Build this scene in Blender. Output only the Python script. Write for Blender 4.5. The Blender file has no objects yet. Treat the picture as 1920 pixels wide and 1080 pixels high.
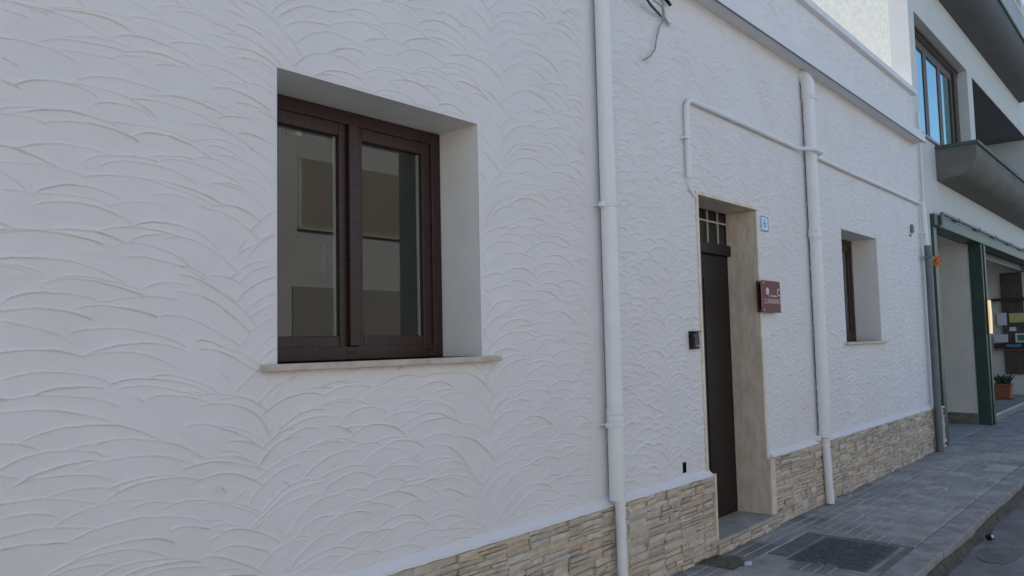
import bpy, math, random
import numpy as np
from mathutils import Matrix, Vector

random.seed(11)
rng = np.random.default_rng(5)
scene = bpy.context.scene
COL = scene.collection

# ------------------------------------------------------------------ camera
# World: x along the house wall (away to the right), y into the house, z up,
# pavement at the wall foot is z = 0, the plaster face of the house is y = 0.
F_PX, YAW, PITCH, ROLL = 1469.15, math.radians(48.977), math.radians(4.0717), math.radians(-1.2884)
fw = Vector((math.sin(YAW) * math.cos(PITCH), math.cos(YAW) * math.cos(PITCH), math.sin(PITCH)))
rt = Vector((math.cos(YAW), -math.sin(YAW), 0))
up = rt.cross(fw)
r2 = math.cos(ROLL) * rt + math.sin(ROLL) * up
u2 = -math.sin(ROLL) * rt + math.cos(ROLL) * up
cam_d = bpy.data.cameras.new('camera')
cam = bpy.data.objects.new('camera', cam_d)
COL.objects.link(cam)
m = Matrix((r2, u2, -fw)).transposed().to_4x4()
m.translation = Vector((0, -2.6, 1.469))
cam.matrix_world = m
cam_d.sensor_width = 36
cam_d.lens = F_PX / 1920 * 36
cam_d.clip_start = 0.05
cam_d.clip_end = 2000
scene.camera = cam

# ------------------------------------------------------------------ sky, sun, exposure
SUN_EL, SUN_AZ = math.radians(42), math.radians(-7)      # azimuth from +y towards +x
world = bpy.data.worlds.new('World')
scene.world = world
world.use_nodes = True
wn = world.node_tree
bg = wn.nodes['Background']
sky = wn.nodes.new('ShaderNodeTexSky')
sky.sky_type = 'NISHITA'
sky.sun_disc = False
sky.sun_elevation = SUN_EL
sky.sun_rotation = SUN_AZ
sky.air_density = 1.0
sky.dust_density = 1.0
sky.ozone_density = 1.0
wn.links.new(sky.outputs[0], bg.inputs[0])
bg.inputs[1].default_value = 0.15
sun_d = bpy.data.lights.new('sun', 'SUN')
sun_d.energy = 3.0
sun_d.angle = math.radians(0.5)
sun_d.color = (1, 0.94, 0.85)
sun = bpy.data.objects.new('sun', sun_d)
COL.objects.link(sun)
sd = Vector((math.sin(SUN_AZ) * math.cos(SUN_EL), math.cos(SUN_AZ) * math.cos(SUN_EL), math.sin(SUN_EL)))
sun.rotation_euler = sd.to_track_quat('Z', 'Y').to_euler()
sun.location = sd * 40
vs = scene.view_settings
vs.view_transform = 'Standard'
vs.look = 'None'
vs.gamma = 1
vs.use_curve_mapping = False
vs.exposure = 0.62
scene.render.engine = 'CYCLES'

# ------------------------------------------------------------------ materials
def mat(name, col, rough=0.6, var=0.12, scale=6, bump=0.0, bscale=60, col2=None, spec=0.5, metal=0.0,
        stretch=None, tint=False, detail=6, contrast=(0.35, 0.65)):
    """Principled material: base colour mixed by noise, optional fine relief."""
    mt = bpy.data.materials.new(name)
    mt.use_nodes = True
    nt = mt.node_tree
    b = nt.nodes['Principled BSDF']
    b.inputs['Roughness'].default_value = rough
    b.inputs['Specular IOR Level'].default_value = spec
    b.inputs['Metallic'].default_value = metal
    geo = nt.nodes.new('ShaderNodeNewGeometry')
    vec = geo.outputs['Position']
    if stretch:
        mp = nt.nodes.new('ShaderNodeMapping')
        mp.inputs['Scale'].default_value = stretch[:3]
        if len(stretch) > 3:
            mp.inputs['Rotation'].default_value = stretch[3]
        nt.links.new(vec, mp.inputs[0])
        vec = mp.outputs[0]
    n = nt.nodes.new('ShaderNodeTexNoise')
    n.inputs['Scale'].default_value = scale
    n.inputs['Detail'].default_value = detail
    n.inputs['Roughness'].default_value = 0.65
    nt.links.new(vec, n.inputs['Vector'])
    rp = nt.nodes.new('ShaderNodeMapRange')
    rp.inputs['From Min'].default_value, rp.inputs['From Max'].default_value = contrast
    nt.links.new(n.outputs['Fac'], rp.inputs['Value'])
    mx = nt.nodes.new('ShaderNodeMix')
    mx.data_type = 'RGBA'
    c2 = col2 if col2 else tuple(c * (1 - var) for c in col)
    mx.inputs['A'].default_value = (*c2, 1)
    mx.inputs['B'].default_value = (*col, 1)
    nt.links.new(rp.outputs[0], mx.inputs['Factor'])
    out = mx.outputs['Result']
    if tint:
        at = nt.nodes.new('ShaderNodeAttribute')
        at.attribute_name = 'tint'
        mm = nt.nodes.new('ShaderNodeMix')
        mm.data_type = 'RGBA'
        mm.blend_type = 'MULTIPLY'
        mm.inputs['Factor'].default_value = 1
        nt.links.new(out, mm.inputs['A'])
        nt.links.new(at.outputs['Color'], mm.inputs['B'])
        out = mm.outputs['Result']
    nt.links.new(out, b.inputs['Base Color'])
    if bump:
        n2 = nt.nodes.new('ShaderNodeTexNoise')
        n2.inputs['Scale'].default_value = bscale
        n2.inputs['Detail'].default_value = 5
        nt.links.new(vec, n2.inputs['Vector'])
        bp = nt.nodes.new('ShaderNodeBump')
        bp.inputs['Strength'].default_value = 1
        bp.inputs['Distance'].default_value = bump
        nt.links.new(n2.outputs['Fac'], bp.inputs['Height'])
        nt.links.new(bp.outputs[0], b.inputs['Normal'])
    return mt

def glass_mat(name, f0, tint, rough=0.0, refl=(1, 1, 1)):
    mt = bpy.data.materials.new(name)
    mt.use_nodes = True
    nt = mt.node_tree
    nt.nodes.remove(nt.nodes['Principled BSDF'])
    o = nt.nodes['Material Output']
    lw = nt.nodes.new('ShaderNodeLayerWeight')
    lw.inputs['Blend'].default_value = 0.5
    pw = nt.nodes.new('ShaderNodeMath')
    pw.operation = 'POWER'
    nt.links.new(lw.outputs['Facing'], pw.inputs[0])
    pw.inputs[1].default_value = 5
    fr = nt.nodes.new('ShaderNodeMath')
    fr.operation = 'MULTIPLY_ADD'
    nt.links.new(pw.outputs[0], fr.inputs[0])
    fr.inputs[1].default_value = 1 - f0
    fr.inputs[2].default_value = f0
    tr = nt.nodes.new('ShaderNodeBsdfTransparent')
    tr.inputs[0].default_value = (*tint, 1)
    gl = nt.nodes.new('ShaderNodeBsdfGlossy')
    gl.inputs['Roughness'].default_value = rough
    gl.inputs['Color'].default_value = (*refl, 1)
    mx = nt.nodes.new('ShaderNodeMixShader')
    nt.links.new(fr.outputs[0], mx.inputs[0])
    nt.links.new(tr.outputs[0], mx.inputs[1])
    nt.links.new(gl.outputs[0], mx.inputs[2])
    nt.links.new(mx.outputs[0], o.inputs[0])
    return mt

M = {}
M['plaster'] = mat('white_plaster', (0.80, 0.785, 0.79), 0.75, 0.05, 2.0, 0.0010, 220, col2=(0.765, 0.745, 0.735), spec=0.3)
M['smooth'] = mat('smooth_white_paint', (0.80, 0.79, 0.79), 0.7, 0.05, 5, 0.0006, 120, spec=0.3)
M['reveal'] = mat('reveal_white_paint', (0.90, 0.87, 0.81), 0.75, 0.06, 4, 0.0005, 90, spec=0.3)
M['pvc'] = mat('white_painted_pipe', (0.85, 0.85, 0.83), 0.42, 0.05, 9, 0.0003, 60)
M['wood'] = mat('dark_brown_wood', (0.048, 0.0175, 0.0145), 0.42, 0.4, 9, 0.0004, 30, col2=(0.022, 0.009, 0.0075), stretch=(1, 1, 9))
M['wood_h'] = mat('dark_brown_wood_rail', (0.048, 0.0175, 0.0145), 0.42, 0.4, 9, 0.0004, 30, col2=(0.022, 0.009, 0.0075), stretch=(9, 1, 1.2))
M['door'] = mat('dark_brown_door', (0.020, 0.0115, 0.0100), 0.5, 0.3, 12, 0.0003, 40, spec=0.3, stretch=(6, 1, 0.6))
M['marble'] = mat('beige_veined_marble', (0.82, 0.72, 0.58), 0.45, 0.2, 5, 0.0003, 60, col2=(0.64, 0.52, 0.39),
                  stretch=(1, 3.4, 1.2, (0.75, 0.2, 0)), detail=9)
M['sill'] = mat('cream_sill_marble', (0.60, 0.52, 0.43), 0.5, 0.2, 14, 0.0002, 80, col2=(0.46, 0.37, 0.30))
M['step'] = mat('worn_marble_step', (0.48, 0.45, 0.38), 0.55, 0.2, 7, 0.0006, 60, col2=(0.33, 0.305, 0.255))
M['stone'] = mat('beige_ledger_stone', (0.63, 0.545, 0.44), 0.85, 0.2, 22, 0.005, 75, col2=(0.49, 0.415, 0.325), tint=True, detail=8)
M['mortar'] = mat('grey_mortar', (0.24, 0.21, 0.17), 0.95, 0.25, 20, 0.004, 60)
M['tile'] = mat('grey_paving_tile', (0.42, 0.41, 0.39), 0.8, 0.3, 3.6, 0.0022, 130, col2=(0.25, 0.235, 0.205), tint=True, detail=9)
M['joint'] = mat('paving_joint', (0.21, 0.20, 0.18), 0.95, 0.4, 9, 0.002, 90)
M['kerb'] = mat('grey_kerb_stone', (0.37, 0.36, 0.34), 0.85, 0.4, 5, 0.004, 60, col2=(0.21, 0.195, 0.175), detail=9)
M['groove'] = mat('dusty_groove', (0.56, 0.54, 0.50), 0.95, 0.4, 5, col2=(0.25, 0.235, 0.21), detail=8)
M['asphalt'] = mat('old_asphalt', (0.25, 0.248, 0.24), 0.85, 0.4, 2.2, 0.006, 150, col2=(0.13, 0.128, 0.122), detail=10)
M['asphalt_patch'] = mat('brownish_asphalt_patch', (0.20, 0.185, 0.16), 0.9, 0.45, 6, 0.003, 120)
M['gutter'] = mat('dirty_gutter', (0.13, 0.115, 0.09), 0.95, 0.4, 14, 0.008, 70, col2=(0.055, 0.05, 0.04))
M['dirt'] = mat('mossy_dirt', (0.17, 0.145, 0.10), 0.95, 0.4, 25, 0.006, 80, col2=(0.085, 0.08, 0.05))
M['iron'] = mat('cast_iron_cover', (0.11, 0.112, 0.118), 0.65, 0.4, 12, 0.002, 120)
M['bounce_ground'] = mat('pale_bounce_ground', (0.46, 0.44, 0.40), 0.9, 0.2, 1, 0.003, 40)  # pale surface of the unseen ground added to bounce light
M['soil'] = mat('bare_ground', (0.24, 0.22, 0.19), 0.95, 0.3, 0.5, 0.01, 20)
M['rough'] = mat('rough_cast_plaster', (0.80, 0.78, 0.71), 0.9, 0.15, 14, 0.012, 50, col2=(0.66, 0.65, 0.59), detail=10, contrast=(0.3, 0.6))
M['b2'] = mat('pale_painted_render', (0.66, 0.66, 0.63), 0.8, 0.06, 2, 0.001, 60)
M['b2in'] = mat('cream_inner_wall', (0.76, 0.73, 0.65), 0.8, 0.1, 2, 0.001, 40)
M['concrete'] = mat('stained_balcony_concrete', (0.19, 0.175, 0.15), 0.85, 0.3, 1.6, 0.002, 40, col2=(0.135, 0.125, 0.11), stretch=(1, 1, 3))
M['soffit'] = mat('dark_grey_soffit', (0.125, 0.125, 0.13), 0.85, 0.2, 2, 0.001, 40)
M['green'] = mat('dark_green_paint', (0.040, 0.075, 0.058), 0.45, 0.2, 4, 0.0004, 40)
M['capgreen'] = mat('green_coping_paint', (0.075, 0.105, 0.080), 0.6, 0.2, 5, 0.0006, 50)
M['b2wood'] = mat('brown_window_wood', (0.085, 0.052, 0.036), 0.5, 0.3, 8, 0.0004, 40, stretch=(3, 1, 0.5))
M['steel'] = mat('grey_steel_pipe', (0.17, 0.185, 0.19), 0.5, 0.2, 8, 0.0003, 50, metal=0.3)
M['dado'] = mat('stained_dado', (0.26, 0.235, 0.18), 0.9, 0.4, 5, 0.002, 40, col2=(0.11, 0.10, 0.08), stretch=(1, 1, 2.5))
M['lighttile'] = mat('pale_floor_tile', (0.36, 0.38, 0.40), 0.6, 0.2, 5, 0.001, 60)
M['terracotta'] = mat('terracotta_plastic', (0.36, 0.13, 0.075), 0.7, 0.2, 8)
M['leaf'] = mat('dark_succulent_leaf', (0.05, 0.085, 0.04), 0.5, 0.3, 20)
M['black'] = mat('black_plastic', (0.010, 0.010, 0.013), 0.4, 0.1, 20, spec=0.3)
M['darkmetal'] = mat('dark_shelf_metal', (0.03, 0.03, 0.035), 0.5, 0.2, 8)
M['plaque'] = mat('dark_red_acrylic', (0.16, 0.034, 0.038), 0.5, 0.1, 6, spec=0.25)
M['plaqueedge'] = mat('pale_red_edge', (0.45, 0.22, 0.21), 0.3, 0.1, 6)
M['print'] = mat('pale_print', (0.66, 0.52, 0.52), 0.5, 0.1, 20)
M['printwhite'] = mat('white_print', (0.75, 0.72, 0.72), 0.5, 0.1, 20)
M['chrome'] = mat('steel_standoff', (0.45, 0.45, 0.46), 0.3, 0.1, 20, metal=0.9)
M['ceramic'] = mat('pale_blue_ceramic', (0.62, 0.72, 0.85), 0.25, 0.1, 20)
M['cobalt'] = mat('blue_glaze', (0.06, 0.10, 0.22), 0.25, 0.1, 20)
M['muntin'] = mat('off_white_muntin', (0.55, 0.54, 0.50), 0.5, 0.1, 10)
M['orange'] = mat('orange_plastic', (0.85, 0.22, 0.03), 0.45, 0.2, 14)
M['cable'] = mat('grey_cable', (0.40, 0.40, 0.37), 0.6, 0.3, 30)
M['cable_dark'] = mat('dark_cable', (0.06, 0.06, 0.045), 0.6, 0.3, 30)
M['paper'] = mat('white_paper', (0.72, 0.72, 0.74), 0.7, 0.08, 30)
M['yellowpaper'] = mat('yellow_paper', (0.62, 0.58, 0.20), 0.7, 0.08, 30)
M['greenpaper'] = mat('green_print', (0.06, 0.22, 0.10), 0.7, 0.1, 30)
M['bluepaper'] = mat('blue_print', (0.10, 0.19, 0.33), 0.7, 0.1, 30)
M['brownstone'] = mat('brown_stone_panel', (0.16, 0.115, 0.09), 0.9, 0.4, 30, 0.01, 40, col2=(0.06, 0.045, 0.04))
M['room'] = mat('room_paint', (0.38, 0.37, 0.35), 0.8, 0.05, 1)
M['opp'] = mat('ochre_opposite_render', (0.55, 0.54, 0.51), 0.85, 0.08, 1.2, 0.001, 40)
M['opp2'] = mat('pale_opposite_render', (0.76, 0.72, 0.66), 0.85, 0.08, 1.2, 0.001, 40)
M['shutter'] = mat('tan_roller_shutter', (0.42, 0.36, 0.29), 0.7, 0.1, 5)
M['garage'] = mat('grey_brown_garage_door', (0.34, 0.31, 0.27), 0.7, 0.1, 5)
M['roof'] = mat('pale_roof_screed', (0.50, 0.47, 0.42), 0.9, 0.15, 2)
M['skirting'] = mat('aluminium_strip', (0.75, 0.75, 0.75), 0.4, 0.05, 20)
M['glass'] = glass_mat('window_glass', 0.05, (0.80, 0.84, 0.82))
M['glass_up'] = glass_mat('mirror_tinted_glass', 0.45, (0.35, 0.37, 0.38), 0.0, (0.62, 0.92, 1.0))
M['glass_dark'] = glass_mat('dirty_transom_glass', 0.04, (0.45, 0.45, 0.42), 0.15)
mt = mat('lit_sign_face', (0.85, 0.66, 0.30), 0.4, 0.2, 9, col2=(0.85, 0.78, 0.62))
mt.node_tree.nodes['Principled BSDF'].inputs['Emission Color'].default_value = (1.0, 0.72, 0.34, 1)
mt.node_tree.nodes['Principled BSDF'].inputs['Emission Strength'].default_value = 0.35
M['litsign'] = mt

# ------------------------------------------------------------------ helpers
class MB:
    """collects geometry; build() links it as one mesh object"""
    def __init__(self):
        self.v, self.f = [], []
    def add(self, vs, fs):
        o = len(self.v)
        self.v += [tuple(a) for a in vs]
        self.f += [tuple(i + o for i in q) for q in fs]
        return self
    def box(self, x0, x1, y0, y1, z0, z1):
        return self.add([(x0, y0, z0), (x1, y0, z0), (x1, y1, z0), (x0, y1, z0), (x0, y0, z1), (x1, y0, z1), (x1, y1, z1), (x0, y1, z1)],
                        [(0, 3, 2, 1), (4, 5, 6, 7), (0, 1, 5, 4), (1, 2, 6, 5), (2, 3, 7, 6), (3, 0, 4, 7)])
    def prism_x(self, prof, x0, x1, n=1, jit=0.0):
        """profile [(y,z)...] extruded along x in n steps"""
        k = len(prof)
        vs, fs = [], []
        for i in range(n + 1):
            x = x0 + (x1 - x0) * i / n
            dz = random.uniform(-jit, jit)
            dy = random.uniform(-jit, jit)
            for (y, z) in prof:
                vs.append((x, y + dy * (y < 0), z + dz))
        for i in range(n):
            for j in range(k):
                a, b = i * k + j, i * k + (j + 1) % k
                fs.append((a, a + k, b + k, b))
        fs.append(tuple(range(k)))
        fs.append(tuple(reversed(range(n * k, n * k + k))))
        return self.add(vs, fs)
    def tube(self, pts, rad, seg=12, cap=True):
        pts = [Vector(q) for q in pts]
        rads = rad if isinstance(rad, (list, tuple)) else [rad] * len(pts)
        vs, fs = [], []
        ref = None
        for i, q in enumerate(pts):
            t = (pts[min(i + 1, len(pts) - 1)] - pts[max(i - 1, 0)]).normalized()
            if ref is None:
                ref = t.orthogonal().normalized()
            ref = (ref - t * ref.dot(t)).normalized()
            b = t.cross(ref)
            for s in range(seg):
                a = 2 * math.pi * s / seg
                vs.append(q + (ref * math.cos(a) + b * math.sin(a)) * rads[i])
        for i in range(len(pts) - 1):
            for s in range(seg):
                a, c = i * seg + s, i * seg + (s + 1) % seg
                fs.append((a, c, c + seg, a + seg))
        if cap:
            fs.append(tuple(reversed(range(seg))))
            fs.append(tuple(range((len(pts) - 1) * seg, len(pts) * seg)))
        return self.add(vs, fs)
    def build(self, name, material, parent=None, smooth=False, bevel=0.0, tint=None):
        me = bpy.data.meshes.new(name)
        me.from_pydata(self.v, [], self.f)
        me.update()
        me.materials.append(material)
        if smooth:
            me.polygons.foreach_set('use_smooth', [True] * len(me.polygons))
            me.set_sharp_from_angle(angle=math.radians(40))
        if tint is not None:
            set_tint(me, tint)
        o = bpy.data.objects.new(name, me)
        COL.objects.link(o)
        if parent:
            o.parent = parent
        if bevel:
            md = o.modifiers.new('bevel', 'BEVEL')
            md.width = bevel
            md.segments = 2
            md.limit_method = 'ANGLE'
        return o

def set_tint(me, tint):
    at = me.attributes.new('tint', 'FLOAT_COLOR', 'POINT')
    n = len(me.vertices)
    if isinstance(tint, tuple):
        arr = np.tile(np.array([*tint, 1.0], dtype=np.float32), n)
    else:
        arr = np.asarray(tint, dtype=np.float32).ravel()
    at.data.foreach_set('color', arr)

def box(name, b, material, parent=None, bevel=0.0):
    return MB().box(*b).build(name, material, parent, bevel=bevel)

def empty(name, loc=(0, 0, 0)):
    o = bpy.data.objects.new(name, None)
    COL.objects.link(o)
    o.empty_display_size = 0.1
    return o

def tag(o, label=None, cat=None, group=None, kind=None):
    if label: o['label'] = label
    if cat: o['category'] = cat
    if group: o['group'] = group
    if kind: o['kind'] = kind
    return o

def holed_wall(mb, x0, x1, z0, z1, y0, y1, holes):
    """boxes filling a wall around rectangular holes (a,b,c,d)=(x0,x1,z0,z1)"""
    xs = sorted({x0, x1, *[h[0] for h in holes], *[h[1] for h in holes]})
    xs = [x for x in xs if x0 <= x <= x1]
    for a, b in zip(xs[:-1], xs[1:]):
        mid = (a + b) / 2
        spans = sorted((max(h[2], z0), min(h[3], z1)) for h in holes if h[0] < mid < h[1])
        z = z0
        for s, e in spans:
            if s > z + 1e-6:
                mb.box(a, b, y0, y1, z, s)
            z = max(z, e)
        if z < z1 - 1e-6:
            mb.box(a, b, y0, y1, z, z1)
    return mb

def text_mesh(txt, size, loc, parent, material, name='lettering', align='CENTER', sx=1.0):
    cu = bpy.data.curves.new('txt', 'FONT')
    cu.body = txt
    cu.size = size
    cu.align_x = align
    cu.align_y = 'CENTER'
    cu.extrude = 0.0006
    tmp = bpy.data.objects.new('txt', cu)
    COL.objects.link(tmp)
    bpy.context.view_layer.update()
    dg = bpy.context.evaluated_depsgraph_get()
    me = bpy.data.meshes.new_from_object(tmp.evaluated_get(dg))
    bpy.data.objects.remove(tmp)
    bpy.data.curves.remove(cu)
    me.name = name
    for v in me.vertices:
        x, y, z = v.co
        v.co = (loc[0] + x * sx, loc[1] - z, loc[2] + y)
    me.materials.clear()
    me.materials.append(material)
    o = bpy.data.objects.new(name, me)
    COL.objects.link(o)
    o.parent = parent
    return o

# ------------------------------------------------------------------ ground, road, pavement
tag(MB().add([(-400, -400, -0.14), (600, -400, -0.14), (600, 400, -0.14), (-400, 400, -0.14)], [(0, 1, 2, 3)]).build('ground', M['soil']), kind='structure')
tag(MB().add([(-60, -6.6, -0.112), (90, -6.6, -0.112), (90, -1.1, -0.112), (-60, -1.1, -0.112)], [(0, 1, 2, 3)]).build('road', M['asphalt']), kind='structure')
far_pave = tag(box('pavement', (-60, 90, -9.0, -6.6, -0.139, 0.0), M['tile']), kind='structure')
set_tint(far_pave.data, (1, 1, 1))
tag(box('unseen_bounce_ground', (-9, -2.75, -1.5, 40, -0.138, -0.104), M['bounce_ground']), kind='structure')  # unseen pale ground, added on the left to bounce sunlight onto reveals and jambs
pavement = tag(box('pavement', (-2.7, 60, -1.18, 3.0, -0.138, -0.010), M['joint']), kind='structure')

# gutter dirt along the kerb foot: an uneven low bank
mb = MB()
n = 320
vs, fs = [], []
for i in range(n + 1):
    x = 2 + 24 * i / n
    w = 0.016 + 0.012 * math.sin(i * 0.31) * math.sin(i * 0.083 + 1) + 0.006 * math.sin(i * 0.9 + math.sin(i * .37))
    vs += [(x, -1.2195, -0.055 + .008 * math.sin(i * .27) + random.uniform(-.004, .004)), (x, -1.235 - w * 0.3, -0.092), (x, -1.25 - w, -0.1125)]
for i in range(n):
    for j in range(2):
        a = i * 3 + j
        fs.append((a, a + 1, a + 4, a + 3))
tag(MB().add(vs, fs).build('gutter_dirt', M['gutter'], smooth=True), 'dark dirt lying along the foot of the kerb', 'dirt', kind='stuff')

# kerb stones
for i in range(26):
    x0 = 1.2 + i * 0.96
    d = random.uniform(-0.008, 0.008)
    MB().box(x0 + 0.004, x0 + 0.956, -1.305 + 0.095 + d, -1.034, -0.139, -0.002 + random.uniform(-0.004, 0.001)).build(
        'kerb_stone', M['kerb'], pavement, bevel=0.009)

# ribbed paving tiles, 25 cm
def tile_mesh(name, bars, size=0.248, th=0.010, depth=0.004):
    gap = 0.011 if bars < 6 else 0.006
    pts = []
    w = size / bars
    for b in range(bars):
        a, c = -size / 2 + b * w, -size / 2 + (b + 1) * w
        pts += [(a, -depth), (a + gap / 2, 0), (c - gap / 2, 0)]
    pts.append((size / 2, -depth))
    vs, fs = [], []
    for s in (-size / 2, size / 2):
        vs += [(s, y, z) for y, z in pts]
    k = len(pts)
    for j in range(k - 1):
        fs.append((j, j + k, j + k + 1, j + 1))
    base = len(vs)
    vs += [(-size / 2, -size / 2, -th), (size / 2, -size / 2, -th), (size / 2, size / 2, -th), (-size / 2, size / 2, -th)]
    fs += [(base, base + 1, k, 0), (base + 2, base + 3, k - 1, 2 * k - 1),
           tuple([base] + list(range(0, k)) + [base + 3]), tuple([base + 1, base + 2] + list(range(2 * k - 1, k - 1, -1)))]
    me = bpy.data.meshes.new(name)
    me.from_pydata(vs, [], fs)
    me.materials.append(M['tile'])
    me.materials.append(M['groove'])
    for j in range(k - 1):
        if j % 3 != 1:
            me.polygons[j].material_index = 1
    return me
tints = [0.62, 0.84, 0.94, 1.0, 1.06, 1.16]
tile_meshes = {}
for bars in (3, 8):
    for ti, t in enumerate(tints):
        me = tile_mesh('paving_tile', bars)
        set_tint(me, (t, t * random.uniform(0.97, 1.0), t * random.uniform(0.94, 1.02)))
        tile_meshes[bars, ti] = me
cover = (5.19, 5.93, -0.95, -0.45)
ntile = 0
extra = MB()
etint = []
for ix in range(-22, 84):
    for iy in range(4):
        cx, cy = 0.125 + ix * 0.25 + 3.0, -0.155 - iy * 0.25
        if cover[0] - 0.05 < cx < cover[1] + 0.05 and cover[2] - 0.05 < cy < cover[3] + 0.05:
            continue
        if abs(cx - 4.92) < 0.16 and cy > -0.30:
            continue
        if 3.4 < cx < 20.5 and ntile < 299:
            fine = (cx < 5.1 and cy < -0.35 and random.random() < 0.6) or random.random() < 0.07
            me = tile_meshes[8 if fine else 3, random.choice((0, 0, 1, 2)) if cx < 6.5 and not fine else random.randrange(1, 6)]
            o = bpy.data.objects.new('paving_tile', me)
            COL.objects.link(o)
            o.parent = pavement
            o.location = (cx, cy, random.uniform(-0.002, 0.001))
            o.rotation_euler = (random.uniform(-.006, .006), random.uniform(-.006, .006),
                                (math.pi / 2 if fine or random.random() < 0.12 else 0) + random.uniform(-.008, .008))
            ntile += 1
        else:
            t = random.choice(tints)
            extra.box(cx - .124, cx + .124, cy - .124, cy + .124, -0.009, -0.001)
            etint += [(t, t, t, 1)] * 8
tag(extra.build('paving_tile', M['tile'], pavement, tint=etint), kind='stuff')
# narrow cut tiles against the wall
mb = MB(); et = []
for i in range(80):
    x = -1 + i * 0.25
    if 4.75 < x + .12 < 6.2: continue
    t = random.choice(tints)
    mb.box(x, x + 0.246, -0.028, 0.0, -0.009, -0.002 + random.uniform(-.001, .001)); et += [(t, t, t, 1)] * 8
tag(mb.build('cut_tile', M['tile'], pavement, tint=et), kind='stuff')

# mossy patch where a tile is missing by the door step
n = 26
vs = [(4.93, -0.17, 0.004)]
for i in range(n):
    a = 2 * math.pi * i / n
    r = 1 + 0.22 * math.sin(3 * a + 1) + random.uniform(-0.12, 0.12)
    vs.append((4.93 + 0.19 * r * math.cos(a), -0.17 + 0.15 * r * math.sin(a), -0.007))
for i in range(n):
    a = 2 * math.pi * i / n
    vs.append((4.93 + 0.10 * math.cos(a), -0.17 + 0.08 * math.sin(a), 0.002 + random.uniform(-.004, .004)))
fs = [(1 + i, 1 + (i + 1) % n, 1 + n + (i + 1) % n, 1 + n + i) for i in range(n)] + [(0, 1 + n + i, 1 + n + (i + 1) % n) for i in range(n)]
tag(MB().add(vs, fs).build('dirt_patch', M['dirt'], smooth=True), 'mossy brown dirt filling a gap in the paving by the door step', 'dirt', kind='stuff')

# inspection cover let into the pavement
cov = empty('inspection_cover')
tag(cov, 'dark rectangular inspection cover with worn relief set in the pavement', 'manhole cover')
cf = box('cover_frame', (cover[0] - .03, cover[1] + .03, cover[2] - .03, cover[3] + .03, -0.0095, -0.004), M['tile'], cov)
set_tint(cf.data, (0.8, 0.8, 0.82))
box('cover_plate', (cover[0], cover[1], cover[2], cover[3], -0.003, 0.001), M['iron'], cov)
mb = MB()
for i in range(24):
    for j in range(16):
        x = cover[0] + 0.02 + (cover[1] - cover[0] - .04) * (i + .5) / 24
        y = cover[2] + 0.02 + (cover[3] - cover[2] - .04) * (j + .5) / 16
        if random.random() < 0.15: continue
        a, b = (0.012, 0.004) if (i + j) % 2 else (0.004, 0.011)
        h = random.uniform(0.002, 0.006)
        mb.box(x - a, x + a, y - b, y + b, 0.001, 0.001 + h)
tag(mb.build('relief_stud', M['iron'], cov), kind='stuff')

# round repair patch in the road
n = 40
vs = [(6.57 + 0.27 * (1 + random.uniform(-.16, .12)) * math.cos(2 * math.pi * i / n), -1.43 + 0.13 * (1 + random.uniform(-.16, .12)) * math.sin(2 * math.pi * i / n), -0.108) for i in range(n)]
tag(MB().add(vs, [tuple(range(n))]).build('road_patch', M['asphalt_patch']), kind='structure')

# ------------------------------------------------------------------ the white house
W1 = (1.64, 2.755, 1.413, 2.55)
DR = (5.0, 5.96, 0.0, 2.49)
W2 = (7.985, 9.125, 1.413, 2.535)
HOLE = (4.655, 4.705, 0.595, 0.665)
HX0, HX1 = -2.4, 11.05
house = empty('white_house')
tag(house, 'single storey white house with trowelled plaster and stone clad base', 'house')
mb = MB()
holed_wall(mb, HX0, HX1, -0.1, 4.6, 0.012, 0.30, [W1, (DR[0] - .037, DR[1] + .037, -.2, DR[3] + .027), W2])
mb.box(HX0, HX0 + .3, 0.30, 9, -0.1, 4.6)
mb.box(HX0, HX1, 9, 9.3, -0.1, 4.6)
mb.box(6.3, 6.5, 0.30, 9, 0, 4.0)
mb.box(4.6, 4.75, 0.30, 9, 0, 4.0)
mb.build('wall', M['room'], house)
box('roof', (HX0 + .3, HX1, 0.30, 9, 4.0, 4.25), M['roof'], house)
box('floor', (HX0 + .3, HX1, 0.30, 9, 0.02, 0.10), M['room'], house)

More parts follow.
